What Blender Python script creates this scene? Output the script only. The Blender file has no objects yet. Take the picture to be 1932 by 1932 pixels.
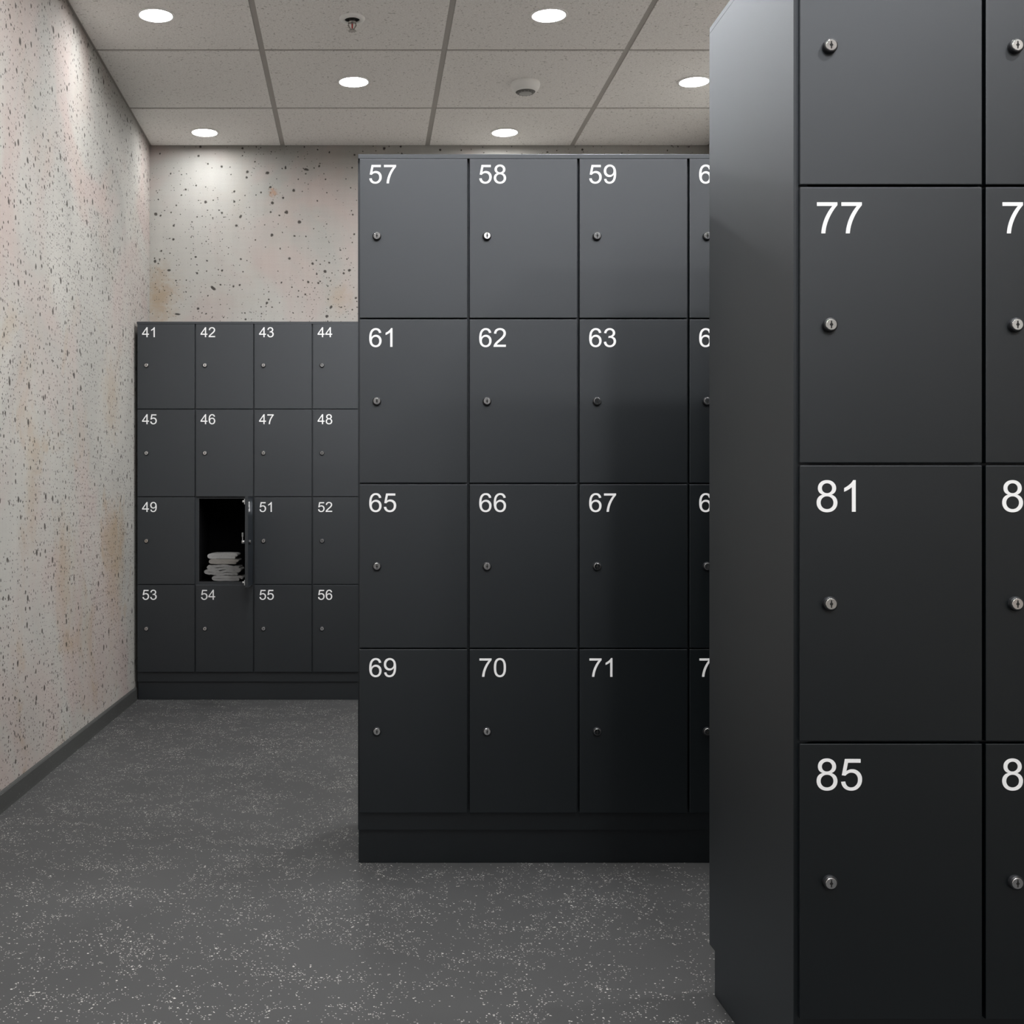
import bpy, bmesh, math, random
from mathutils import Vector, Matrix, noise
from mathutils.geometry import tessellate_polygon

SC = bpy.context.scene
COL = SC.collection
R = math.radians
PI = math.pi

# ------------------------------------------------------------------ camera
EYE = 0.968
cam_data = bpy.data.cameras.new('camera')
cam_data.sensor_width = 36.0
cam_data.lens = 2400.0 / 1932.0 * 36.0
cam_data.shift_x = 283.0 / 1932.0
cam_data.clip_start = 0.05
camera = bpy.data.objects.new('camera', cam_data)
camera.location = (0, 0, EYE)
camera.rotation_euler = (R(90), 0, 0)
COL.objects.link(camera)
SC.camera = camera

# ------------------------------------------------------------------ world, exposure
world = bpy.data.worlds.new('world')
world.use_nodes = True
world.node_tree.nodes['Background'].inputs[0].default_value = (0.5, 0.5, 0.5, 1)
world.node_tree.nodes['Background'].inputs[1].default_value = 0.0
SC.world = world
SC.view_settings.view_transform = 'Standard'
SC.view_settings.look = 'None'
SC.view_settings.gamma = 1.0
SC.view_settings.use_curve_mapping = False
SC.view_settings.exposure = 0.23

LAMP = 400.0          # radiance of a lamp lens straight below it
LAMP_MID = 300.0      # lamps in the rows close to the far bank
LAMP_LEFT = 125.0      # lamps along the left wall
LAMP_SOFT = 84.0      # the same for the dimmed lamps next to a wall
LAMP_FOCUS = -0.15     # how fast it falls off towards the side
LAMP_SIDE = 6.0       # what is left at grazing angles
LAMP_COLOR = (1.0, 0.992, 0.985, 1)

# room
XL, XR = -1.170, 1.911
YF, YB = -1.612, 7.006
HC = EYE + 2.020
TILE = 0.7965
GX0 = -0.437          # a ceiling grid line, then every TILE
GY0 = 5.555

# ------------------------------------------------------------------ node helper
class NT:
    def __init__(self, name):
        self.m = bpy.data.materials.new(name)
        self.m.use_nodes = True
        self.t = self.m.node_tree
        self.b = self.t.nodes['Principled BSDF']
        self.out = self.t.nodes['Material Output']
    def n(self, kind, **kw):
        nd = self.t.nodes.new(kind)
        for k, v in kw.items():
            setattr(nd, k, v)
        return nd
    def link(self, a, b):
        self.t.links.new(a, b)
    def put(self, sock, v):
        if isinstance(v, bpy.types.NodeSocket):
            self.link(v, sock)
        else:
            sock.default_value = v
    def math(self, op, a, b=None, c=None, clamp=False):
        nd = self.n('ShaderNodeMath', operation=op)
        nd.use_clamp = clamp
        self.put(nd.inputs[0], a)
        if b is not None: self.put(nd.inputs[1], b)
        if c is not None: self.put(nd.inputs[2], c)
        return nd.outputs[0]
    def vmath(self, op, a, b=None):
        nd = self.n('ShaderNodeVectorMath', operation=op)
        self.put(nd.inputs[0], a)
        if b is not None: self.put(nd.inputs[1], b)
        return nd
    def mix(self, f, a, b):
        nd = self.n('ShaderNodeMix', data_type='RGBA')
        self.put(nd.inputs[0], f); self.put(nd.inputs[6], a); self.put(nd.inputs[7], b)
        return nd.outputs[2]
    def noise(self, vec, scale, detail=3, rough=0.5, dist=0.0):
        nd = self.n('ShaderNodeTexNoise')
        self.put(nd.inputs['Vector'], vec)
        nd.inputs['Scale'].default_value = scale
        nd.inputs['Detail'].default_value = detail
        nd.inputs['Roughness'].default_value = rough
        nd.inputs['Distortion'].default_value = dist
        return nd
    def ramp(self, f, lo, hi):
        nd = self.n('ShaderNodeMapRange')
        nd.interpolation_type = 'SMOOTHSTEP'
        self.put(nd.inputs[0], f)
        self.put(nd.inputs[1], lo); self.put(nd.inputs[2], hi)
        return nd.outputs[0]
    def coord(self):
        return self.n('ShaderNodeTexCoord').outputs['Object']

def c3(r, g, b): return (r, g, b, 1)

def simple(name, col, rough=0.5, metal=0.0, spec=None):
    t = NT(name)
    t.b.inputs['Base Color'].default_value = col
    t.b.inputs['Roughness'].default_value = rough
    t.b.inputs['Metallic'].default_value = metal
    if spec is not None: t.b.inputs['Specular IOR Level'].default_value = spec
    return t.m

# ------------------------------------------------------------------ materials
def concrete(name, axis, off, layers, spots=(), spall=None, patches=()):
    """cast concrete with blow holes, pinkish and ochre staining; axis: the wall's horizontal axis"""
    t = NT(name)
    co = t.coord()
    sep = t.n('ShaderNodeSeparateXYZ'); t.link(co, sep.inputs[0])
    h = sep.outputs[0 if axis == 'x' else 1]
    z = sep.outputs[2]
    cmb = t.n('ShaderNodeCombineXYZ'); t.link(h, cmb.inputs[0]); t.link(z, cmb.inputs[1])
    cmb.inputs[2].default_value = off
    P = cmb.outputs[0]
    # warp for irregular outlines
    wn = t.noise(P, 55, 2)
    w = t.vmath('SUBTRACT', wn.outputs['Color'], (0.5, 0.5, 0.5)).outputs[0]
    ws = t.vmath('SCALE', w); ws.inputs['Scale'].default_value = 0.010
    PW = t.vmath('ADD', P, ws.outputs[0]).outputs[0]
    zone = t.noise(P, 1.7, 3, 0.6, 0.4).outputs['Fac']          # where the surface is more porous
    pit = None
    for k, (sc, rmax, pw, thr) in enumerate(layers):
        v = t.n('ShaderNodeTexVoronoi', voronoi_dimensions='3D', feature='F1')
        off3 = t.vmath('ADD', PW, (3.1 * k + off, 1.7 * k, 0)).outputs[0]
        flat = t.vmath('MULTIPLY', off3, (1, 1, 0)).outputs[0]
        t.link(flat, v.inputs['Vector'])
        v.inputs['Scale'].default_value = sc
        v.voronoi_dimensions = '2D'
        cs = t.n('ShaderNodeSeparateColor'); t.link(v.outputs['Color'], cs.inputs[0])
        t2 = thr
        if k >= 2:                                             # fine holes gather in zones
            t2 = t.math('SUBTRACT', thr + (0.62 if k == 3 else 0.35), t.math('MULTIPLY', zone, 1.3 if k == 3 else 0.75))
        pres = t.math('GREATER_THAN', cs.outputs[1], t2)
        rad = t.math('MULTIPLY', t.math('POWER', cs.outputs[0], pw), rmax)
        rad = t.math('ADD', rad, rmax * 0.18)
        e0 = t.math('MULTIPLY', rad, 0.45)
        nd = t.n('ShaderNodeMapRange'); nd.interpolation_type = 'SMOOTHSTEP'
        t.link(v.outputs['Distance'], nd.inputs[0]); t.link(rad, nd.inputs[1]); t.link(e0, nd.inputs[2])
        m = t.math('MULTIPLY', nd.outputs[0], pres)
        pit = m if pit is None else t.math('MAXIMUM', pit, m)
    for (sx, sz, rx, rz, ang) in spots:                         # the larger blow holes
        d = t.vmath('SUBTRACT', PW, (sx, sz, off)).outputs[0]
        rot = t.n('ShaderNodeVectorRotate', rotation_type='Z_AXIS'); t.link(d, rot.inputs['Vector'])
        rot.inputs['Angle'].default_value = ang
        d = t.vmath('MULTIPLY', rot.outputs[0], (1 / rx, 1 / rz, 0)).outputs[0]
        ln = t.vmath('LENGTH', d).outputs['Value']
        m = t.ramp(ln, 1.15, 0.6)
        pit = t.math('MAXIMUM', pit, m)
    tone = t.noise(P, 0.9, 4, 0.55, 0.6).outputs['Fac']
    pinkn = t.noise(t.vmath('ADD', P, (7, 3, 1)).outputs[0], 1.3, 4, 0.55, 0.8).outputs['Fac']
    ochn = t.noise(t.vmath('ADD', P, (1, 9, 4)).outputs[0], 1.9, 5, 0.62, 0.8).outputs['Fac']
    col = t.mix(t.ramp(tone, 0.35, 0.65), c3(*C_GREY_A), c3(*C_GREY_B))
    col = t.mix(t.ramp(pinkn, 0.44, 0.66), col, c3(*C_PINK))
    low = t.ramp(z, 2.1, 0.9)
    och = t.math('MULTIPLY', t.ramp(ochn, 0.50, 0.68), t.math('ADD', t.math('MULTIPLY', low, 0.75), 0.12))
    col = t.mix(och, col, c3(*C_OCHRE))
    for (px_, pz_, rx_, rz_, k_) in patches:                    # ochre, porous stains
        d = t.vmath('SUBTRACT', P, (px_, pz_, off)).outputs[0]
        d = t.vmath('MULTIPLY', d, (1 / rx_, 1 / rz_, 0)).outputs[0]
        ln = t.vmath('LENGTH', d).outputs['Value']
        nz = t.noise(P, 14, 5, 0.75, 0.5).outputs['Fac']
        m = t.ramp(t.math('ADD', ln, t.math('MULTIPLY', nz, 1.6)), 1.75, 0.75)
        col = t.mix(t.math('MULTIPLY', m, k_), col, c3(*C_OCHRE))
    # formwork streaks and fine grain
    st = t.noise(t.vmath('MULTIPLY', P, (3.0, 55.0, 1)).outputs[0], 1.0, 3, 0.6).outputs['Fac']
    st2 = t.noise(t.vmath('MULTIPLY', P, (26.0, 1.4, 1)).outputs[0], 1.0, 3, 0.6).outputs['Fac']
    gr = t.noise(P, 260, 3, 0.7).outputs['Fac']
    g = t.math('ADD', t.math('MULTIPLY', st, 0.10), t.math('MULTIPLY', gr, 0.36))
    g = t.math('ADD', g, t.math('MULTIPLY', st2, 0.12))
    g = t.math('ADD', g, 0.71)
    gc = t.n('ShaderNodeCombineColor')
    for i in range(3): t.link(g, gc.inputs[i])
    mul = t.n('ShaderNodeMix', data_type='RGBA', blend_type='MULTIPLY'); mul.inputs[0].default_value = 1
    t.link(col, mul.inputs[6]); t.link(gc.outputs[0], mul.inputs[7])
    col = mul.outputs[2]
    spm = None
    if spall:
        sx, sz, sr = spall
        d = t.vmath('SUBTRACT', P, (sx, sz, off)).outputs[0]
        ln = t.vmath('LENGTH', d).outputs['Value']
        nn = t.noise(P, 70, 4, 0.75).outputs['Fac']
        spm = t.ramp(t.math('ADD', ln, t.math('MULTIPLY', nn, sr * 2.6)), sr * 2.2, sr * 1.5)
        col = t.mix(t.math('MULTIPLY', spm, 0.75), col, c3(0.40, 0.25, 0.17))
    col = t.mix(t.math('MULTIPLY', pit, 0.90), col, c3(0.030, 0.026, 0.023))  # shade inside the holes put into the colour; relief is bump only
    t.link(col, t.b.inputs['Base Color'])
    t.b.inputs['Roughness'].default_value = 0.85
    t.b.inputs['Specular IOR Level'].default_value = 0.25
    hgt = t.math('SUBTRACT', t.math('MULTIPLY', gr, 0.10), pit)
    hgt = t.math('ADD', hgt, t.math('MULTIPLY', st, 0.06))
    if spm is not None:
        hgt = t.math('SUBTRACT', hgt, t.math('MULTIPLY', spm, t.math('MULTIPLY', t.noise(P, 120, 2).outputs['Fac'], 1.2)))
    bp = t.n('ShaderNodeBump'); bp.inputs['Strength'].default_value = 0.8; bp.inputs['Distance'].default_value = 0.004
    t.link(hgt, bp.inputs['Height']); t.link(bp.outputs[0], t.b.inputs['Normal'])
    return t.m

C_GREY_A = (0.345, 0.342, 0.322)
C_GREY_B = (0.425, 0.418, 0.392)
C_PINK = (0.400, 0.348, 0.326)
C_OCHRE = (0.345, 0.272, 0.195)

def px_back(x, y):
    return ((x - 683) * YB / 2400.0, EYE + (966 - y) * YB / 2400.0)
def back_spots():
    out = []
    for (x, y, rx, ry, a) in ((402, 544, 6.0, 3.2, 40), (505, 326, 3.4, 2.8, 0), (565, 419, 3.6, 3.4, 0), (613, 512, 3.6, 3.4, 0),
                              (454, 409, 3.8, 2.4, -55), (294, 404, 3.4, 2.8, 20), (513, 444, 3.0, 2.8, 0), (541, 401, 3.0, 3.4, 0),
                              (446, 426, 2.8, 2.6, 0), (319, 510, 3.6, 2.2, 0), (578, 320, 5.0, 2.4, 10), (659, 510, 3.2, 2.6, 0),
                              (514, 383, 3.0, 2.8, 0), (335, 593, 5.5, 2.0, 0), (617, 597, 3.0, 3.0, 0), (625, 579, 3.4, 2.2, -50),
                              (388, 381, 2.8, 2.6, 0), (539, 316, 1.8, 3.4, 0)):
        u, v = px_back(x, y)
        out.append((u, v, rx * YB / 2400.0, ry * YB / 2400.0, R(a)))
    return out

def floor_mat(name, base, dark):
    t = NT(name)
    co = t.coord()
    zone = t.noise(co, 7, 3, 0.6, 0.5).outputs['Fac']
    zone2 = t.noise(co, 32, 2, 0.5).outputs['Fac']
    fl = None
    for k, (sc, rmin, rmax, thr) in enumerate(((62.0, 0.09, 0.17, 0.72), (110.0, 0.12, 0.22, 0.66), (200.0, 0.16, 0.28, 0.70))):
        v = t.n('ShaderNodeTexVoronoi', voronoi_dimensions='3D', feature='F1')
        t.link(t.vmath('ADD', co, (2.3 * k, 5.1 * k, 0.003 * k)).outputs[0], v.inputs['Vector'])
        v.inputs['Scale'].default_value = sc
        v.voronoi_dimensions = '3D' if dark else '2D'
        cs = t.n('ShaderNodeSeparateColor'); t.link(v.outputs['Color'], cs.inputs[0])
        th = t.math('SUBTRACT', thr + 1.04, t.math('ADD', t.math('MULTIPLY', zone, 0.85), t.math('MULTIPLY', zone2, 0.75)))
        pres = t.math('GREATER_THAN', cs.outputs[1], th)
        rad = t.math('ADD', t.math('MULTIPLY', cs.outputs[0], rmax - rmin), rmin)
        m = t.math('MULTIPLY', t.math('LESS_THAN', v.outputs['Distance'], rad), pres)
        m = t.math('MULTIPLY', m, t.math('ADD', t.math('MULTIPLY', cs.outputs[2], 0.6), 0.4))
        fl = m if fl is None else t.math('MAXIMUM', fl, m)
    big = t.noise(co, 1.2, 3, 0.5).outputs['Fac']
    col = t.mix(t.ramp(big, 0.3, 0.7), c3(*[b * 0.95 for b in base]), c3(*[b * 1.05 for b in base]))
    fine = t.noise(co, 420, 2, 0.6).outputs['Fac']
    col = t.mix(t.ramp(fine, 0.60, 0.78), col, c3(*[b * 0.72 for b in base]))
    col = t.mix(t.math('MULTIPLY', fl, 1.0 if not dark else 0.35), col, c3(0.60, 0.59, 0.56))
    t.link(col, t.b.inputs['Base Color'])
    t.b.inputs['Roughness'].default_value = 0.72
    t.b.inputs['Specular IOR Level'].default_value = 0.3
    return t.m

def ceiling_mat():
    t = NT('mineral_fibre_tile')
    co = t.coord()
    f = t.noise(co, 130, 3, 0.75).outputs['Fac']
    sp = t.noise(co, 80, 2, 0.7).outputs['Fac']
    col = t.mix(t.ramp(f, 0.38, 0.66), c3(0.82, 0.80, 0.775), c3(0.95, 0.935, 0.91))
    col = t.mix(t.math('MULTIPLY', t.ramp(sp, 0.62, 0.68), 0.6), col, c3(0.30, 0.28, 0.26))
    t.link(col, t.b.inputs['Base Color'])
    t.b.inputs['Roughness'].default_value = 0.95
    t.b.inputs['Specular IOR Level'].default_value = 0.1
    bp = t.n('ShaderNodeBump'); bp.inputs['Strength'].default_value = 0.4; bp.inputs['Distance'].default_value = 0.002
    t.link(f, bp.inputs['Height']); t.link(bp.outputs[0], t.b.inputs['Normal'])
    return t.m

def locker_mat():
    """satin slate powder coat: dark pigment under a broad sheen"""
    t = NT('slate_powder_coat')
    co = t.coord()
    f = t.noise(co, 700, 2, 0.6).outputs['Fac']
    bp = t.n('ShaderNodeBump'); bp.inputs['Strength'].default_value = 0.05; bp.inputs['Distance'].default_value = 0.0005
    t.link(f, bp.inputs['Height'])
    d = t.n('ShaderNodeBsdfDiffuse'); d.inputs['Color'].default_value = c3(*LOCKER_COL)
    g = t.n('ShaderNodeBsdfAnisotropic'); g.distribution = 'BECKMANN'
    g.inputs['Color'].default_value = c3(0.87, 0.915, 0.985)
    g.inputs['Roughness'].default_value = LOCKER_ROUGH
    fr = t.n('ShaderNodeFresnel'); fr.inputs['IOR'].default_value = LOCKER_IOR
    mx = t.n('ShaderNodeMixShader')
    for nd in (d, g, fr): t.link(bp.outputs[0], nd.inputs['Normal'])
    t.link(fr.outputs[0], mx.inputs[0]); t.link(d.outputs[0], mx.inputs[1]); t.link(g.outputs[0], mx.inputs[2])
    t.link(mx.outputs[0], t.out.inputs['Surface'])
    t.t.nodes.remove(t.b)
    return t.m
LOCKER_ROUGH = 0.50
LOCKER_SPEC = 0.5
LOCKER_IOR = 1.73
LOCKER_COL = (0.0014, 0.0030, 0.0036)

def lamp_mat(name, power):
    t = NT(name)
    geo = t.n('ShaderNodeNewGeometry')
    dot = t.vmath('DOT_PRODUCT', geo.outputs['Incoming'], geo.outputs['Normal']).outputs['Value']
    dot = t.math('ABSOLUTE', dot)
    s = t.math('ADD', t.math('MULTIPLY', t.math('POWER', dot, LAMP_FOCUS), power), LAMP_SIDE)
    e = t.n('ShaderNodeEmission')
    e.inputs[0].default_value = LAMP_COLOR
    t.link(s, e.inputs[1])
    t.link(e.outputs[0], t.out.inputs['Surface'])
    return t.m

M = {}
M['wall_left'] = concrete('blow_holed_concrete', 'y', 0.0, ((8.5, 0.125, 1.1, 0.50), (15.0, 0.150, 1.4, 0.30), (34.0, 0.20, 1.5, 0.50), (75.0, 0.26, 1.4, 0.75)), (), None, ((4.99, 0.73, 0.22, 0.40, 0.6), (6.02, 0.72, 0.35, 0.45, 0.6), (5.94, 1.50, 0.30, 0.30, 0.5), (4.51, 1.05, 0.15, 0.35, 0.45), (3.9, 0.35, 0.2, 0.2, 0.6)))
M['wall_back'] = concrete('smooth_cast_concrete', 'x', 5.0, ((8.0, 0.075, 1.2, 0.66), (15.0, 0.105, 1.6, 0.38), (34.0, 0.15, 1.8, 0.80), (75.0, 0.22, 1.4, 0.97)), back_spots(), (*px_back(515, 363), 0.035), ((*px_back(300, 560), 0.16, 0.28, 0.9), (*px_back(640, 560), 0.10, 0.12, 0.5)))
M['front'] = simple('unseen_wall_dark', c3(0.13, 0.13, 0.13), 0.8)  # unseen wall, dark tone added to hold down reflections in the doors
M['floor'] = floor_mat('speckled_floor', (0.048, 0.0492, 0.0502), False)
M['base'] = floor_mat('dark_speckled_vinyl', (0.052, 0.054, 0.053), True)
M['tile'] = ceiling_mat()
M['grid'] = simple('grid_metal', c3(0.42, 0.40, 0.375), 0.6)
M['locker'] = locker_mat()
M['inner_shade'] = simple('painted_inner_shade', c3(0.004, 0.004, 0.005), 0.9, 0, 0.1)
M['number'] = simple('white_vinyl', c3(0.93, 0.94, 0.95), 0.6, 0, 0.3)
M['barrel'] = simple('black_metal', c3(0.014, 0.015, 0.017), 0.35)
M['silver'] = simple('brushed_nickel', c3(0.80, 0.80, 0.81), 0.11, 1.0)
M['slot'] = simple('keyhole_black', c3(0.004, 0.004, 0.004), 0.8)
M['hinge'] = simple('zinc_hardware', c3(0.75, 0.76, 0.77), 0.3, 0.9)
M['lamp'] = lamp_mat('lamp_diffuser', LAMP)
M['lamp_mid'] = lamp_mat('half_dimmed_lamp_diffuser', LAMP_MID)
M['lamp_left'] = lamp_mat('dim_lamp_diffuser', LAMP_LEFT)
M['lamp_soft'] = lamp_mat('dimmed_lamp_diffuser', LAMP_SOFT)
M['ring'] = simple('white_lamp_ring', c3(0.88, 0.87, 0.86), 0.35)
M['white'] = simple('white_plastic', c3(0.90, 0.90, 0.88), 0.45)
M['grille'] = simple('grey_mesh', c3(0.12, 0.12, 0.115), 0.6)
M['dark'] = simple('dark_recess', c3(0.015, 0.015, 0.015), 0.8)
M['chrome'] = simple('sprinkler_metal', c3(0.42, 0.40, 0.38), 0.35, 0.8)
M['red'] = simple('red_glass_bulb', c3(0.45, 0.03, 0.03), 0.2)
def cloth(name, a, b, rib=0.0):
    t = NT(name)
    co = t.coord()
    wv = t.n('ShaderNodeTexNoise'); t.link(co, wv.inputs['Vector']); wv.inputs['Scale'].default_value = 380
    col = t.mix(t.ramp(wv.outputs['Fac'], 0.3, 0.7), c3(*a), c3(*b))
    t.link(col, t.b.inputs['Base Color'])
    t.b.inputs['Roughness'].default_value = 0.95
    t.b.inputs['Sheen Weight'].default_value = 0.2
    bp = t.n('ShaderNodeBump'); bp.inputs['Strength'].default_value = 0.5; bp.inputs['Distance'].default_value = 0.001
    t.link(wv.outputs['Fac'], bp.inputs['Height']); t.link(bp.outputs[0], t.b.inputs['Normal'])
    return t.m
M['cloth_a'] = cloth('pale_grey_cotton', (0.30, 0.30, 0.30), (0.38, 0.38, 0.375))
M['cloth_b'] = cloth('grey_beige_cotton', (0.23, 0.22, 0.205), (0.30, 0.285, 0.265))
M['cloth_c'] = cloth('grey_ribbed_knit', (0.21, 0.21, 0.21), (0.28, 0.28, 0.275))
M['cloth_d'] = cloth('mid_grey_cotton', (0.22, 0.22, 0.22), (0.29, 0.29, 0.29))

# ------------------------------------------------------------------ mesh helpers
def box(bm, x0, x1, y0, y1, z0, z1, mi=0):
    vs = [bm.verts.new(p) for p in ((x0, y0, z0), (x1, y0, z0), (x1, y1, z0), (x0, y1, z0), (x0, y0, z1), (x1, y0, z1), (x1, y1, z1), (x0, y1, z1))]
    fs = []
    for idx in ((0, 3, 2, 1), (4, 5, 6, 7), (0, 1, 5, 4), (1, 2, 6, 5), (2, 3, 7, 6), (3, 0, 4, 7)):
        f = bm.faces.new([vs[i] for i in idx]); f.material_index = mi; fs.append(f)
    return vs, fs

def lathe(bm, prof, seg=48, mi=0, axis='z', smooth=True, cap=True):
    """revolve (r, h) pairs; axis z: h up; axis y: h along y"""
    rings = []
    for (r, h) in prof:
        ring = []
        for k in range(seg):
            a = 2 * PI * k / seg
            if axis == 'z': p = (r * math.cos(a), r * math.sin(a), h)
            else: p = (r * math.cos(a), h, r * math.sin(a))
            ring.append(bm.verts.new(p))
        rings.append(ring)
    for a, b in zip(rings, rings[1:]):
        for k in range(seg):
            f = bm.faces.new((a[k], a[(k + 1) % seg], b[(k + 1) % seg], b[k])); f.material_index = mi; f.smooth = smooth
    if cap:
        for rg in (rings[0], rings[-1]):
            f = bm.faces.new(rg); f.material_index = mi
    return rings

def mesh_of(name, bm, mats, recalc=True):
    if recalc: bmesh.ops.recalc_face_normals(bm, faces=bm.faces)
    me = bpy.data.meshes.new(name)
    bm.to_mesh(me); bm.free()
    for m in (mats if isinstance(mats, (list, tuple)) else [mats]): me.materials.append(m)
    return me

def link(name, me, parent=None, loc=(0, 0, 0), rotz=0.0):
    o = bpy.data.objects.new(name, me)
    o.location = loc; o.rotation_euler = (0, 0, rotz)
    COL.objects.link(o)
    if parent is not None: o.parent = parent
    return o

def tag(o, label, cat, group=None):
    o['label'] = label; o['category'] = cat
    if group: o['group'] = group
    return o

def structure(o):
    o['kind'] = 'structure'; return o

def bevel(bm, w, seg=2, edges=None):
    bmesh.ops.bevel(bm, geom=edges or list(bm.edges), offset=w, segments=seg, affect='EDGES', profile=0.6)

# ------------------------------------------------------------------ the room
T = 0.12
def slab(name, mat, *b):
    bm = bmesh.new(); box(bm, *b)
    return structure(link(name, mesh_of(name, bm, mat)))
slab('floor', M['floor'], XL - T, XR + T, YF - T, YB + T, -0.10, 0.0)
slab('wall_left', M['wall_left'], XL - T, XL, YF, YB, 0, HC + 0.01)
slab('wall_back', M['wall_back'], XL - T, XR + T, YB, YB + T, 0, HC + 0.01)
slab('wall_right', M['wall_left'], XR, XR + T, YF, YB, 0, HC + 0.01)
slab('wall_front', M['front'], XL - T, XR + T, YF - T, YF, 0, HC + 0.01)

def baseboard(name, x0, x1, y0, y1, side):
    """straight coved skirting along y (side = +1: room lies at +x)"""
    bm = bmesh.new()
    prof = [(0, 0), (0.013, 0), (0.012, 0.010), (0.011, 0.058), (0.008, 0.063), (0.0, 0.065)]
    A = [bm.verts.new((x0 + side * p[0], y0, p[1])) for p in prof]
    B = [bm.verts.new((x0 + side * p[0], y1, p[1])) for p in prof]
    for k in range(len(prof) - 1):
        bm.faces.new((A[k], A[k + 1], B[k + 1], B[k]))
    bm.faces.new(A); bm.faces.new(B)
    structure(link(name, mesh_of(name, bm, M['base'])))
LEFT_BANK_Y = 6.522
baseboard('baseboard_left', XL, 0, YF, LEFT_BANK_Y + 0.03, 1)
baseboard('baseboard_right', XR, 0, 3.6, YB, -1)

# suspended ceiling: T-bar grid with tegular tiles
xs = [XL] + [GX0 + TILE * k for k in range(0, 3)] + [XR]
ys = [YF] + [y for y in (GY0 + TILE * k for k in range(-16, 3)) if YF + 0.02 < y < YB - 0.02] + [YB]
cells = {}
LAMPS = []
for j in range(-15, 3):
    cy = GY0 - TILE / 2 + TILE * j
    for i in range(4):
        cx = GX0 - TILE / 2 + TILE * i
        if (i + j) % 2 == 0: LAMPS.append((cx, cy))
DEVICES = [(-0.040, 5.190), (0.768, 5.976)]
bm = bmesh.new()
box(bm, XL - T, XR + T, YF - T, YB + T, HC + 0.025, HC + 0.12)
ceiling = structure(link('ceiling', mesh_of('ceiling', bm, M['tile'])))
bm = bmesh.new()
bw = 0.012
for x in xs[1:-1]: box(bm, x - bw, x + bw, YF, YB, HC, HC + 0.024)
for y in ys[1:-1]: box(bm, XL, XR, y - bw, y + bw, HC + 0.0002, HC + 0.0242)
# wall angle
box(bm, XL, XL + 0.012, YF, YB, HC + 0.0004, HC + 0.024); box(bm, XR - 0.012, XR, YF, YB, HC + 0.0004, HC + 0.024)
box(bm, XL, XR, YB - 0.012, YB, HC + 0.0006, HC + 0.024); box(bm, XL, XR, YF, YF + 0.012, HC + 0.0006, HC + 0.024)
grid = structure(link('ceiling_grid', mesh_of('ceiling_grid', bm, M['grid']), ceiling))
grid['label'] = 'grey metal grid between the tiles'
bm = bmesh.new()
holes = LAMPS
for a, b in zip(xs, xs[1:]):
    for c, d in zip(ys, ys[1:]):
        g = 0.0125
        x0, x1, y0, y1 = a + g, b - g, c + g, d - g
        zt = HC - 0.004
        hit = [p for p in LAMPS if a < p[0] < b and c < p[1] < d]
        if not hit:
            vs, fs = box(bm, x0, x1, y0, y1, zt, HC + 0.02)
        else:
            # tile with a round cut-out for the lamp
            hx, hy = hit[0]
            N = 40; r = 0.066
            inner = [bm.verts.new((hx + r * math.cos(2 * PI * k / N), hy + r * math.sin(2 * PI * k / N), zt)) for k in range(N)]
            top = [bm.verts.new((v.co.x, v.co.y, HC + 0.024)) for v in inner]
            outer = []
            for k in range(N):
                an = 2 * PI * k / N
                dx, dy = math.cos(an), math.sin(an)
                s = 1e9
                if dx > 1e-6: s = min(s, (x1 - hx) / dx)
                if dx < -1e-6: s = min(s, (x0 - hx) / dx)
                if dy > 1e-6: s = min(s, (y1 - hy) / dy)
                if dy < -1e-6: s = min(s, (y0 - hy) / dy)
                outer.append(bm.verts.new((hx + dx * s, hy + dy * s, zt)))
            for k in range(N):
                q = (k + 1) % N
                bm.faces.new((inner[k], inner[q], outer[q], outer[k]))
                bm.faces.new((inner[q], inner[k], top[k], top[q]))
                A, B = outer[k].co, outer[q].co
                if abs(A.x - B.x) > 1e-5 and abs(A.y - B.y) > 1e-5:     # a corner lies between
                    cxn = x1 if max(A.x, B.x) > x1 - 1e-4 else x0
                    cyn = y1 if max(A.y, B.y) > y1 - 1e-4 else y0
                    cv = bm.verts.new((cxn, cyn, zt))
                    bm.faces.new((outer[k], outer[q], cv))
            for (p, q) in (((x0, y0), (x1, y0)), ((x1, y0), (x1, y1)), ((x1, y1), (x0, y1)), ((x0, y1), (x0, y0))):
                bm.faces.new([bm.verts.new((p[0], p[1], zt)), bm.verts.new((q[0], q[1], zt)), bm.verts.new((q[0], q[1], HC + 0.02)), bm.verts.new((p[0], p[1], HC + 0.02))])
tiles = structure(link('ceiling_tiles', mesh_of('ceiling_tiles', bm, M['tile']), ceiling))
tiles['kind'] = 'structure'

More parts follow.
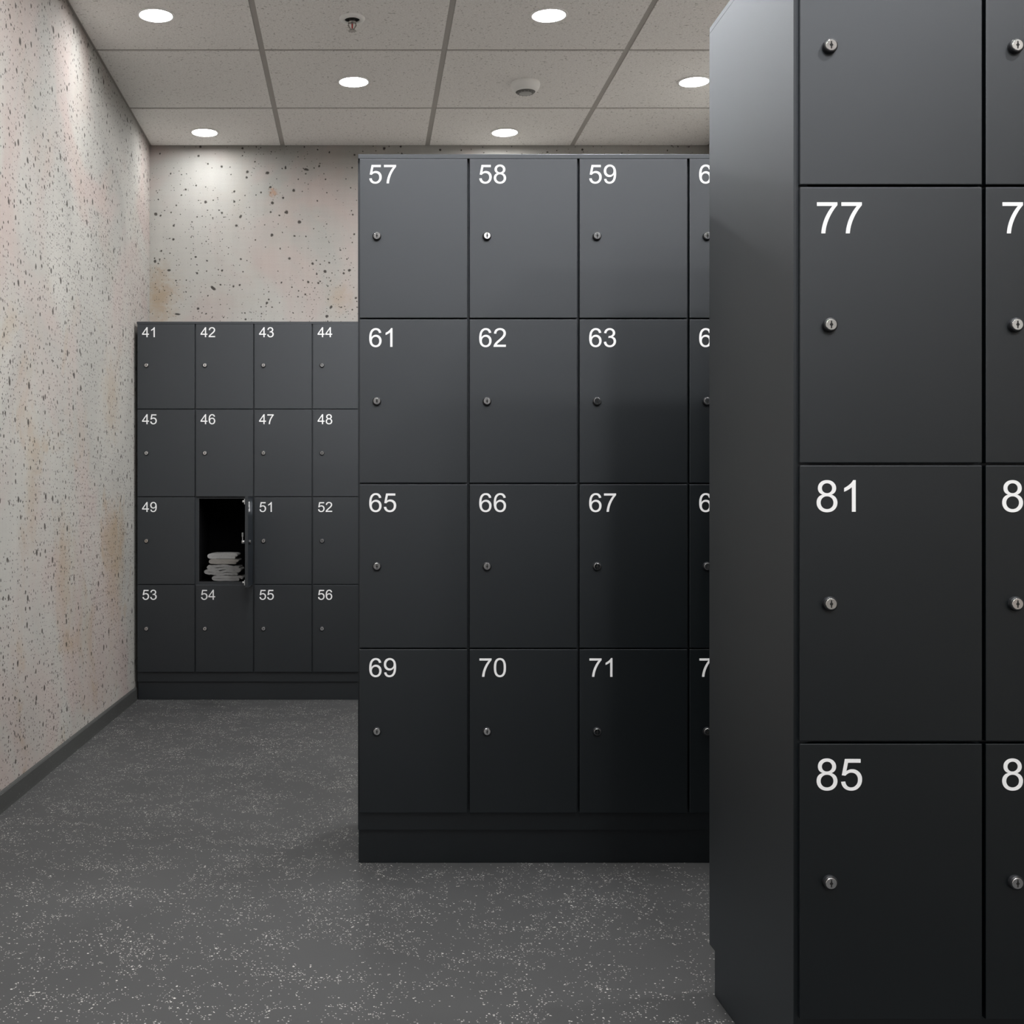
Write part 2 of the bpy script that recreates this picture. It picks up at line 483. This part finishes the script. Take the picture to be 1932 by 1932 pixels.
# ------------------------------------------------------------------ digits (quadratic outlines on a 2048 grid)
GLYPH = {
'0': "M85 723Q85 983 138.5 1141.5Q192 1300 297.5 1386Q403 1472 563 1472Q681 1472 770 1424.5Q859 1377 917 1287.5Q975 1198 1008 1069.5Q1041 941 1041 723Q1041 465 988 306.5Q935 148 829.5 61.5Q724 -25 563 -25Q351 -25 230 127Q85 310 85 723ZM270 723Q270 362 354.5 242.5Q439 123 563 123Q687 123 771.5 243Q856 363 856 723Q856 1085 771.5 1204Q687 1323 561 1323Q437 1323 363 1218Q270 1084 270 723Z",
'1': "M763 0L583 0L583 1147Q518 1085 412.5 1023Q307 961 223 930L223 1104Q374 1175 487 1276Q600 1377 647 1472L763 1472Z",
'2': "M1031 173L1031 0L62 0Q60 65 83 125Q120 224 201.5 320Q283 416 437 542Q676 738 760 852.5Q844 967 844 1069Q844 1176 767.5 1249.5Q691 1323 568 1323Q438 1323 360 1245Q282 1167 281 1029L96 1048Q115 1255 239 1363.5Q363 1472 572 1472Q783 1472 906 1355Q1029 1238 1029 1065Q1029 977 993 892Q957 807 873.5 713Q790 619 596 455Q434 319 388 270.5Q342 222 312 173Z",
'3': "M86 387L266 411Q297 258 371.5 190.5Q446 123 553 123Q680 123 767.5 211Q855 299 855 429Q855 553 774 633.5Q693 714 568 714Q517 714 441 694L461 852Q479 850 490 850Q605 850 697 910Q789 970 789 1095Q789 1194 722 1259Q655 1324 549 1324Q444 1324 374 1258Q304 1192 284 1060L104 1092Q137 1273 254 1372.5Q371 1472 545 1472Q665 1472 766 1420.5Q867 1369 920.5 1280Q974 1191 974 1091Q974 996 923 918Q872 840 772 794Q902 764 974 669.5Q1046 575 1046 433Q1046 241 906 107.5Q766 -26 552 -26Q359 -26 231.5 89Q104 204 86 387Z",
'4': "M662 0L662 351L26 351L26 516L695 1466L842 1466L842 516L1040 516L1040 351L842 351L842 0ZM662 516L662 1177L203 516Z",
'5': "M85 384L274 400Q295 262 371.5 192.5Q448 123 556 123Q686 123 776 221Q866 319 866 481Q866 635 779.5 724Q693 813 553 813Q466 813 396 773.5Q326 734 286 671L117 693L259 1446L988 1446L988 1274L403 1274L324 880Q456 972 601 972Q793 972 925 839Q1057 706 1057 497Q1057 298 941 153Q800 -25 556 -25Q356 -25 229.5 87Q103 199 85 384Z",
'6': "M1019 1107L840 1093Q816 1199 772 1247Q699 1324 592 1324Q506 1324 441 1276Q356 1214 307 1095Q258 976 256 756Q321 855 415 903Q509 951 612 951Q792 951 918.5 818.5Q1045 686 1045 476Q1045 338 985.5 219.5Q926 101 822 38Q718 -25 586 -25Q361 -25 219 140.5Q77 306 77 686Q77 1111 234 1304Q371 1472 603 1472Q776 1472 886.5 1375Q997 1278 1019 1107ZM284 475Q284 382 323.5 297Q363 212 434 167.5Q505 123 583 123Q697 123 779 215Q861 307 861 465Q861 617 780 704.5Q699 792 576 792Q454 792 369 704.5Q284 617 284 475Z",
'7': "M97 1274L97 1447L1046 1447L1046 1307Q906 1158 768.5 911Q631 664 556 403Q502 219 487 0L302 0Q305 173 370 418Q435 663 556.5 890.5Q678 1118 815 1274Z",
'8': "M362 795Q250 836 196 912Q142 988 142 1094Q142 1254 257 1363Q372 1472 563 1472Q755 1472 872 1360.5Q989 1249 989 1089Q989 987 935.5 911.5Q882 836 773 795Q908 751 978.5 653Q1049 555 1049 419Q1049 231 916 103Q783 -25 566 -25Q349 -25 216 103.5Q83 232 83 424Q83 567 155.5 663.5Q228 760 362 795ZM326 1100Q326 996 393 930Q460 864 567 864Q671 864 737.5 929.5Q804 995 804 1090Q804 1189 735.5 1256.5Q667 1324 565 1324Q462 1324 394 1258Q326 1192 326 1100ZM268 423Q268 346 304.5 274Q341 202 413 162.5Q485 123 568 123Q697 123 781 206Q865 289 865 417Q865 547 778.5 632Q692 717 562 717Q435 717 351.5 633Q268 549 268 423Z",
'9': "M112 339L285 355Q307 233 369 178Q431 123 528 123Q611 123 673.5 161Q736 199 776 262.5Q816 326 843 434Q870 542 870 654Q870 666 869 690Q815 604 721.5 550.5Q628 497 519 497Q337 497 211 629Q85 761 85 977Q85 1200 216.5 1336Q348 1472 546 1472Q689 1472 807.5 1395Q926 1318 987.5 1175.5Q1049 1033 1049 763Q1049 482 988 315.5Q927 149 806.5 62Q686 -25 524 -25Q352 -25 243 70.5Q134 166 112 339ZM849 986Q849 1141 766.5 1232Q684 1323 568 1323Q448 1323 359 1225Q270 1127 270 971Q270 831 354.5 743.5Q439 656 563 656Q688 656 768.5 743.5Q849 831 849 986Z",
}
import re
def outline(ch):
    loops = []; cur = None
    for cmd, args in re.findall(r'([MLQZ])([^MLQZ]*)', GLYPH[ch]):
        v = [float(a) for a in args.split()]
        if cmd == 'M': cur = [(v[0], v[1])]
        elif cmd == 'L': cur.append((v[0], v[1]))
        elif cmd == 'Q':
            p0 = cur[-1]
            for k in range(1, 7):
                s = k / 6
                cur.append(((1 - s) ** 2 * p0[0] + 2 * s * (1 - s) * v[0] + s * s * v[2], (1 - s) ** 2 * p0[1] + 2 * s * (1 - s) * v[1] + s * s * v[3]))
        else:
            if abs(cur[0][0] - cur[-1][0]) + abs(cur[0][1] - cur[-1][1]) < 1: cur.pop()
            loops.append(cur)
    return loops
UNIT = 0.0503 / 1447
def number_mesh(txt):
    bm = bmesh.new(); x = 0
    for ch in txt:
        loops = [[Vector(((px + x) * UNIT, 0, py * UNIT)) for px, py in lp] for lp in outline(ch)]
        flat = [p for lp in loops for p in lp]
        tris = tessellate_polygon([[Vector((p.x, p.z, 0)) for p in lp] for lp in loops])
        fr = [bm.verts.new((p.x, -0.0006, p.z)) for p in flat]
        bk = [bm.verts.new((p.x, 0.0001, p.z)) for p in flat]
        for tr in tris:
            try: bm.faces.new([fr[i] for i in tr])
            except ValueError: pass
        s = 0
        for lp in loops:
            n = len(lp)
            for k in range(n):
                a, b = s + k, s + (k + 1) % n
                bm.faces.new((fr[a], fr[b], bk[b], bk[a]))
            s += n
        x += 1139
    me = mesh_of('number_' + txt, bm, M['number'], recalc=False)
    return me

# ------------------------------------------------------------------ locker banks
PX, PZ = 0.300, 0.450
Z0 = EYE - 0.8226            # bottom row line
DT = 0.0155                  # door thickness
GAPX, GAPZ = 0.0030, 0.0021  # half gaps
TOPZ = EYE + 0.9765          # top of the bank
def door_mesh(h, name):
    bm = bmesh.new()
    box(bm, 0, PX - 2 * GAPX, 0, DT, 0, h)
    bevel(bm, 0.0012, 2)
    me = mesh_of(name, bm, M['locker'])
    return me
DOOR_H = PZ - 2 * GAPZ
TOP_H = TOPZ - 0.0125 - 0.0005 - (Z0 + 3 * PZ + GAPZ)
DOOR = door_mesh(DOOR_H, 'door')
DOOR_TOP = door_mesh(TOP_H, 'door_short')

def lock_mesh():
    bm = bmesh.new()
    # black collar
    lathe(bm, [(0.0118, 0.002), (0.0118, -0.0045), (0.0112, -0.0075), (0.0102, -0.0088), (0.0090, -0.0088)], 40, 0, 'y', True, False)
    # nickel cylinder face
    lathe(bm, [(0.0090, -0.0088), (0.0088, -0.0094), (0.0083, -0.0097)], 40, 1, 'y', True, False)
    N = 40
    c = bm.verts.new((0, -0.0097, 0))
    rg = [bm.verts.new((0.0083 * math.cos(2 * PI * k / N), -0.0097, 0.0083 * math.sin(2 * PI * k / N))) for k in range(N)]
    for k in range(N):
        f = bm.faces.new((c, rg[(k + 1) % N], rg[k])); f.material_index = 1
    # key slot, a slit with a wider middle
    pts = [(0, 0.0060), (0.0007, 0.0055), (0.0008, 0.0024), (0.0022, 0.0), (0.0008, -0.0024), (0.0007, -0.0055), (0, -0.0060), (-0.0007, -0.0055), (-0.0008, -0.0024), (-0.0022, 0), (-0.0008, 0.0024), (-0.0007, 0.0055)]
    A = [bm.verts.new((x * 1.35, -0.00985, z * 1.05)) for x, z in pts]; B = [bm.verts.new((x * 1.35, -0.0090, z * 1.05)) for x, z in pts]
    f = bm.faces.new(A); f.material_index = 2
    for k in range(len(pts)):
        f = bm.faces.new((A[k], A[(k + 1) % 12], B[(k + 1) % 12], B[k])); f.material_index = 2
    return mesh_of('lock', bm, [M['barrel'], M['silver'], M['slot']])
LOCK = lock_mesh()
LOCK_X = 0.0470
NUMBERS = {}

def latch_mesh():
    """cam latch behind the lock, on the inner face (inner side is +y)"""
    bm = bmesh.new()
    lathe(bm, [(0.009, 0), (0.009, 0.018), (0.006, 0.020)], 20, 0, 'y')
    box(bm, -0.006, 0.006, 0.014, 0.017, -0.004, 0.045)
    box(bm, -0.006, 0.006, 0.012, 0.019, 0.026, 0.046)
    return mesh_of('latch', bm, M['hinge'])
def bracket_mesh():
    bm = bmesh.new()
    box(bm, -0.010, 0.010, 0, 0.004, -0.013, 0.013)
    lathe(bm, [(0.006, 0.004), (0.006, 0.012), (0.004, 0.014)], 16, 0, 'y')
    return mesh_of('bumper_plate', bm, M['hinge'])

def bank(name, x0, y0, first, depth, label, ext=0.002, extf=None, open_at=None, cfront=0.0220):
    root = bpy.data.objects.new(name, None)
    root.empty_display_size = 0.2
    root.location = (x0, y0, 0); COL.objects.link(root)
    tag(root, label, 'lockers', 'banks of grey lockers')
    W = 4 * PX
    zc0 = EYE - 0.872
    zt = TOPZ - 0.0125
    # carcass: sides, double partitions, shelves, back
    bm = bmesh.new()
    cf = cfront
    yb = depth
    box(bm, -ext, 0.018, extf if extf is not None else cf, yb, zc0, zt)
    box(bm, W - 0.018, W + ext, extf if extf is not None else cf, yb, zc0, zt)
    for k in range(1, 4): box(bm, k * PX - 0.0175, k * PX + 0.0175, cf, yb, zc0, zt)
    for k in range(5):
        zz = Z0 + k * PZ
        lo, hi = (zc0, zz + 0.015) if k == 0 else ((zz - 0.009, zz + 0.015) if k < 4 else (zt - 0.012, zt))
        for c in range(4):
            xa = 0.018 if c == 0 else c * PX + 0.0175
            xb = W - 0.018 if c == 3 else (c + 1) * PX - 0.0175
            box(bm, xa, xb, cf, yb - 0.012, lo, hi)
    for c in range(4):
        xa = 0.018 if c == 0 else c * PX + 0.0175
        xb = W - 0.018 if c == 3 else (c + 1) * PX - 0.0175
        box(bm, xa, xb, yb - 0.012, yb, zc0, zt)
    bmesh.ops.recalc_face_normals(bm, faces=bm.faces)
    for f in bm.faces:                  # shade inside the compartments, put into the colour as matt black
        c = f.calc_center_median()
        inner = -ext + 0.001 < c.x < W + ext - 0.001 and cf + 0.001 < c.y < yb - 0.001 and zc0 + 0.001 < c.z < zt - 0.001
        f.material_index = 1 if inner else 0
    link('carcass', mesh_of('carcass', bm, [M['locker'], M['inner_shade']]), root)
    bm = bmesh.new()
    box(bm, -ext, W + ext, 0.0005, yb, zt, TOPZ); bevel(bm, 0.001, 1)
    link('top_panel', mesh_of('top_panel', bm, M['locker']), root)
    bm = bmesh.new()
    box(bm, 0.0, W, 0.040, yb - 0.022, 0.0, zc0); bevel(bm, 0.0008, 1)
    link('plinth', mesh_of('plinth', bm, M['locker']), root)
    for row in range(4):                # 0 = top row
        for c in range(4):
            n = first + row * 4 + c
            zb = Z0 + (3 - row) * PZ + GAPZ
            me = DOOR_TOP if row == 0 else DOOR
            d = link('door', me, root, (c * PX + GAPX, 0, zb))
            d['label'] = 'slate grey door numbered %d' % n
            lk = link('lock', LOCK, d, (LOCK_X, 0, PZ / 2 - GAPZ - 0.0005))
            nm = link('number', number_mesh(str(n)), d, (0.0235, 0, PZ - GAPZ - 0.0770 - (0.0040 if row == 0 else 0)))
            nm['label'] = 'white number %d' % n
            if open_at == n:
                d.location = ((c + 1) * PX - GAPX, 0, zb)
                d['label'] = 'slate grey door numbered %d, standing wide open' % n
                d.rotation_euler = (0, 0, R(90))
                wdt = PX - 2 * GAPX
                me2 = me.copy(); me2.transform(Matrix.Translation((-wdt, 0, 0))); d.data = me2
                lk.location.x -= wdt; nm.location.x -= wdt
                link('latch', latch_mesh(), d, (LOCK_X - wdt, DT, PZ / 2 - GAPZ))
                for zz in (0.024, DOOR_H - 0.024):
                    link('bumper_plate', bracket_mesh(), d, (0.016 - wdt, DT, zz))
    return root

bank('locker_bank', -1.155, LEFT_BANK_Y, 41, 0.470,
     'farthest slate grey locker bank, doors 41 to 56, one open, by the back wall', 0.0, None, 50)
bank('locker_bank', -0.0095, 3.470, 57, 0.500,
     'middle slate grey locker bank, closed doors numbered from 57 to 71', 0.0015)
bank('locker_bank', 0.7055, 2.0566, 73, 0.510,
     'nearest slate grey locker bank, closed doors 77, 81 and 85, side panel showing', 0.0045, 0.010)

# ------------------------------------------------------------------ folded clothes in locker 50
def ribbon(name, pts, th, depth, mat, rib=0.0, seed=1, wob=0.004):
    """a folded cloth: its section pts (x, z) is thickened by th and run back along y"""
    fine = []
    for a, b in zip(pts, pts[1:]):
        n = max(1, int(math.hypot(b[0] - a[0], b[1] - a[1]) / 0.004))
        for k in range(n): fine.append((a[0] + (b[0] - a[0]) * k / n, a[1] + (b[1] - a[1]) * k / n))
    fine.append(pts[-1])
    for _ in range(3):
        fine = [fine[0]] + [((p[0] + 2 * q[0] + r[0]) / 4, (p[1] + 2 * q[1] + r[1]) / 4) for p, q, r in zip(fine, fine[1:], fine[2:])] + [fine[-1]]
    ny = 14
    bm = bmesh.new(); L = []
    n = len(fine)
    for j in range(ny + 1):
        y = depth * j / ny
        up, dn = [], []
        for i, (x, z) in enumerate(fine):
            a = fine[max(0, i - 1)]; b = fine[min(n - 1, i + 1)]
            tx, tz = b[0] - a[0], b[1] - a[1]; l = math.hypot(tx, tz) or 1
            nx, nz = -tz / l, tx / l
            d = wob * noise.noise(Vector((x * 22 + seed * 7, y * 18, z * 22)))
            e = rib * (0.5 + 0.5 * math.sin(i * 1.15)) if rib else 0
            t2 = th / 2
            if i in (0, n - 1): t2 *= 0.45
            yy = y + (0.006 * noise.noise(Vector((x * 15, seed * 3.0, z * 15))) if j == 0 else 0)
            up.append(bm.verts.new((x + nx * (t2 + e), yy, z + nz * (t2 + e) + d)))
            dn.append(bm.verts.new((x - nx * t2, yy, z - nz * t2 + d)))
        L.append(up + dn[::-1])
    m = len(L[0])
    for a, b in zip(L, L[1:]):
        for k in range(m):
            f = bm.faces.new((a[k], a[(k + 1) % m], b[(k + 1) % m], b[k])); f.smooth = True
    for q, s in ((L[0], 1), (L[-1], -1)):
        for k in range(m // 2 - 1):
            bm.faces.new((q[k], q[k + 1], q[m - 2 - k], q[m - 1 - k]))
    return mesh_of(name, bm, mat)

CX, CY, CZ = -0.83, LEFT_BANK_Y + 0.045, Z0 + PZ + 0.015      # inside compartment 50, its floor
def put(name, me, x, z, label, cat):
    o = link(name, me, None, (x, CY, z))
    tag(o, label, cat, 'folded clothes in the open locker')
    return o
s = 0.01
# widths in metres; each section is one length of cloth folded over itself
put('folded_cloth', ribbon('folded_cloth', [(0.150, 0.007), (0.030, 0.007), (0.014, 0.010), (0.012, 0.017), (0.028, 0.0215), (0.080, 0.0205), (0.156, 0.0200), (0.166, 0.014), (0.158, 0.0115)], 0.0132, 0.22, M['cloth_d'], 0, 3, 0.002),
    CX + 0.046, CZ + 0.001, 'flat folded grey cloth at the very bottom of the pile in the open locker', 'cloth')
put('knitted_sweater', ribbon('knitted_sweater', [(a, b * 0.86) for a, b in [(0.175, 0.007), (0.150, 0.006), (0.120, 0.008), (0.085, 0.004), (0.050, 0.010), (0.020, 0.012), (0.006, 0.017), (0.008, 0.026), (0.030, 0.029), (0.055, 0.023), (0.088, 0.017), (0.118, 0.026), (0.150, 0.021), (0.180, 0.023), (0.190, 0.031), (0.178, 0.038), (0.140, 0.037), (0.105, 0.041), (0.070, 0.035), (0.035, 0.042), (0.018, 0.046), (0.022, 0.053), (0.060, 0.052), (0.100, 0.056), (0.140, 0.050), (0.182, 0.047)]], 0.0118, 0.21, M['cloth_c'], 0.0012, 5, 0.0018),
    CX + 0.012, CZ + 0.0315, 'crumpled grey ribbed knit between the flat cloths in the open locker', 'sweater')
put('folded_shirt', ribbon('folded_shirt', [(0.150, 0.007), (0.030, 0.007), (0.013, 0.0095), (0.012, 0.0165), (0.030, 0.0200), (0.150, 0.0195), (0.160, 0.0165)], 0.0132, 0.20, M['cloth_b'], 0, 8, 0.002),
    CX + 0.030, CZ + 0.0885, 'beige grey folded shirt, second from the top of the pile in the open locker', 'shirt')
put('folded_towel', ribbon('folded_towel', [(0.150, 0.007), (0.060, 0.0085), (0.022, 0.0065), (0.010, 0.010), (0.010, 0.017), (0.026, 0.0215), (0.080, 0.0225), (0.150, 0.0215), (0.160, 0.0160)], 0.0138, 0.20, M['cloth_a'], 0, 11, 0.0018),
    CX + 0.026, CZ + 0.1158, 'pale grey folded towel on top of the pile in the open locker', 'towel')

# ------------------------------------------------------------------ recessed lamps
def lamp_meshes():
    bm = bmesh.new()
    lathe(bm, [(0.0655, 0.020), (0.0650, -0.004), (0.0655, -0.0085), (0.0665, -0.0095), (0.0760, -0.0082), (0.0775, -0.0065), (0.0775, -0.0040), (0.0655, -0.0040)], 56, 0, 'z', True, False)
    ring = mesh_of('trim_ring', bm, M['ring'])
    lens = []
    for mat in (M['lamp'], M['lamp_mid'], M['lamp_left'], M['lamp_soft']):
        bm = bmesh.new()
        N = 56; r = 0.0628
        vs = [bm.verts.new((r * math.cos(2 * PI * k / N), r * math.sin(2 * PI * k / N), -0.0035)) for k in range(N)]
        f = bm.faces.new(vs[::-1])
        lens.append(mesh_of('lens', bm, mat, recalc=False))
    return ring, lens
RING, LENS = lamp_meshes()
def near(p, q): return abs(p[0] - q[0]) < 0.3 and abs(p[1] - q[1]) < 0.3
cy = lambda j: GY0 - TILE / 2 + TILE * j
cx = lambda i: GX0 - TILE / 2 + TILE * i
NAMED = {
    (cx(0), cy(0)): 'round white recessed downlight at the top left, close to the left concrete wall',
    (cx(2), cy(0)): 'round white recessed downlight at the top, right of the sprinkler head',
    (cx(1), cy(1)): 'round white recessed downlight straight below the sprinkler head in the photo',
    (cx(3), cy(1)): 'round white recessed downlight right of the smoke detector, touching the near locker side',
    (cx(0), cy(2)): 'round white recessed downlight over the bright back wall corner, above locker 42',
    (cx(2), cy(2)): 'round white recessed downlight by the back wall, above locker 58',
}
for p in LAMPS:
    if p[1] < YF + 0.1 or p[1] > YB: continue
    lab = next((l for q, l in NAMED.items() if near(p, q)), 'round white recessed downlight outside the frame, nearer than the sprinkler head')
    root = bpy.data.objects.new('recessed_downlight', None); root.empty_display_size = 0.1
    root.location = (p[0], p[1], HC); COL.objects.link(root)
    tag(root, lab, 'ceiling light', 'recessed ceiling downlights')
    link('trim_ring', RING, root); link('lens', LENS[3 if p[1] > 6.4 else (2 if p[0] < -0.6 else (1 if p[1] > 4.0 and not 0.5 < p[0] < 1.0 else 0))], root)

# ------------------------------------------------------------------ sprinkler head
sx, sy = DEVICES[0]
root = bpy.data.objects.new('fire_sprinkler', None); root.location = (sx, sy, HC - 0.004); COL.objects.link(root)
tag(root, 'fire sprinkler head with white collar and red bulb hanging from the ceiling', 'sprinkler')
bm = bmesh.new()
lathe(bm, [(0.052, 0.0), (0.0525, -0.004), (0.050, -0.009), (0.044, -0.0115), (0.036, -0.0120), (0.031, -0.0100), (0.0305, -0.001)], 48, 0, 'z', True, False)
link('collar', mesh_of('collar', bm, M['white']), root)
bm = bmesh.new()
lathe(bm, [(0.0305, -0.0060), (0.0300, -0.0012), (0.0002, -0.0012)], 40, 0, 'z', True, False)
link('recess', mesh_of('recess', bm, M['dark']), root)
bm = bmesh.new()
lathe(bm, [(0.013, -0.002), (0.013, -0.014), (0.016, -0.015), (0.016, -0.020), (0.008, -0.024)], 24, 0, 'z')
def bar(bm, a, b, r, seg=8, mi=0):
    a = Vector(a); b = Vector(b); d = (b - a).normalized()
    u = d.orthogonal().normalized(); v = d.cross(u)
    A = [bm.verts.new(a + (u * math.cos(2 * PI * k / seg) + v * math.sin(2 * PI * k / seg)) * r) for k in range(seg)]
    B = [bm.verts.new(b + (u * math.cos(2 * PI * k / seg) + v * math.sin(2 * PI * k / seg)) * r) for k in range(seg)]
    for k in range(seg):
        f = bm.faces.new((A[k], A[(k + 1) % seg], B[(k + 1) % seg], B[k])); f.smooth = True; f.material_index = mi
    bm.faces.new(A); bm.faces.new(B[::-1])
for sg in (-1, 1):
    bar(bm, (sg * 0.013, 0, -0.018), (sg * 0.016, 0, -0.032), 0.0026)
    bar(bm, (sg * 0.016, 0, -0.031), (sg * 0.004, 0, -0.050), 0.0026)
lathe(bm, [(0.006, -0.046), (0.006, -0.053)], 16, 0, 'z')
link('sprinkler_frame', mesh_of('sprinkler_frame', bm, M['chrome']), root)
bm = bmesh.new()
lathe(bm, [(0.001, -0.022), (0.003, -0.026), (0.003, -0.042), (0.001, -0.047)], 16, 0, 'z')
link('glass_bulb', mesh_of('glass_bulb', bm, M['red']), root)['label'] = 'red glass bulb'
bm = bmesh.new()
N = 32
prof = []
for k in range(N):
    r = 0.0175 if k % 4 < 2 else 0.012
    prof.append((r * math.cos(2 * PI * k / N), r * math.sin(2 * PI * k / N)))
A = [bm.verts.new((x, y, -0.0525)) for x, y in prof]; B = [bm.verts.new((x, y, -0.0545)) for x, y in prof]
bm.faces.new(A); bm.faces.new(B[::-1])
for k in range(N): bm.faces.new((A[k], A[(k + 1) % N], B[(k + 1) % N], B[k]))
link('deflector', mesh_of('deflector', bm, M['chrome']), root)

# ------------------------------------------------------------------ smoke detector
sx, sy = DEVICES[1]
root = bpy.data.objects.new('smoke_detector', None); root.location = (sx, sy, HC - 0.004); COL.objects.link(root)
tag(root, 'round white smoke detector with a grey mesh face on the ceiling', 'smoke detector')
bm = bmesh.new()
lathe(bm, [(0.067, 0.0), (0.0685, -0.004), (0.0685, -0.012), (0.066, -0.022), (0.060, -0.033), (0.052, -0.041), (0.046, -0.043)], 56, 0, 'z', True, False)
link('housing', mesh_of('housing', bm, M['white']), root)
bm = bmesh.new()
lathe(bm, [(0.046, -0.043), (0.044, -0.040), (0.043, -0.046), (0.036, -0.050), (0.030, -0.0505)], 48, 0, 'z', True, False)
lathe(bm, [(0.0300, -0.0505), (0.024, -0.052), (0.0005, -0.052)], 48, 1, 'z', True, False)
for k in range(14):
    an = 2 * PI * k / 14
    bar(bm, (0.040 * math.cos(an), 0.040 * math.sin(an), -0.042), (0.037 * math.cos(an), 0.037 * math.sin(an), -0.0508), 0.0016, 6, 1)
link('mesh_face', mesh_of('mesh_face', bm, [M['grille'], simple('grey_cap', c3(0.34, 0.34, 0.33), 0.5)]), root)['label'] = 'dark grey mesh face'
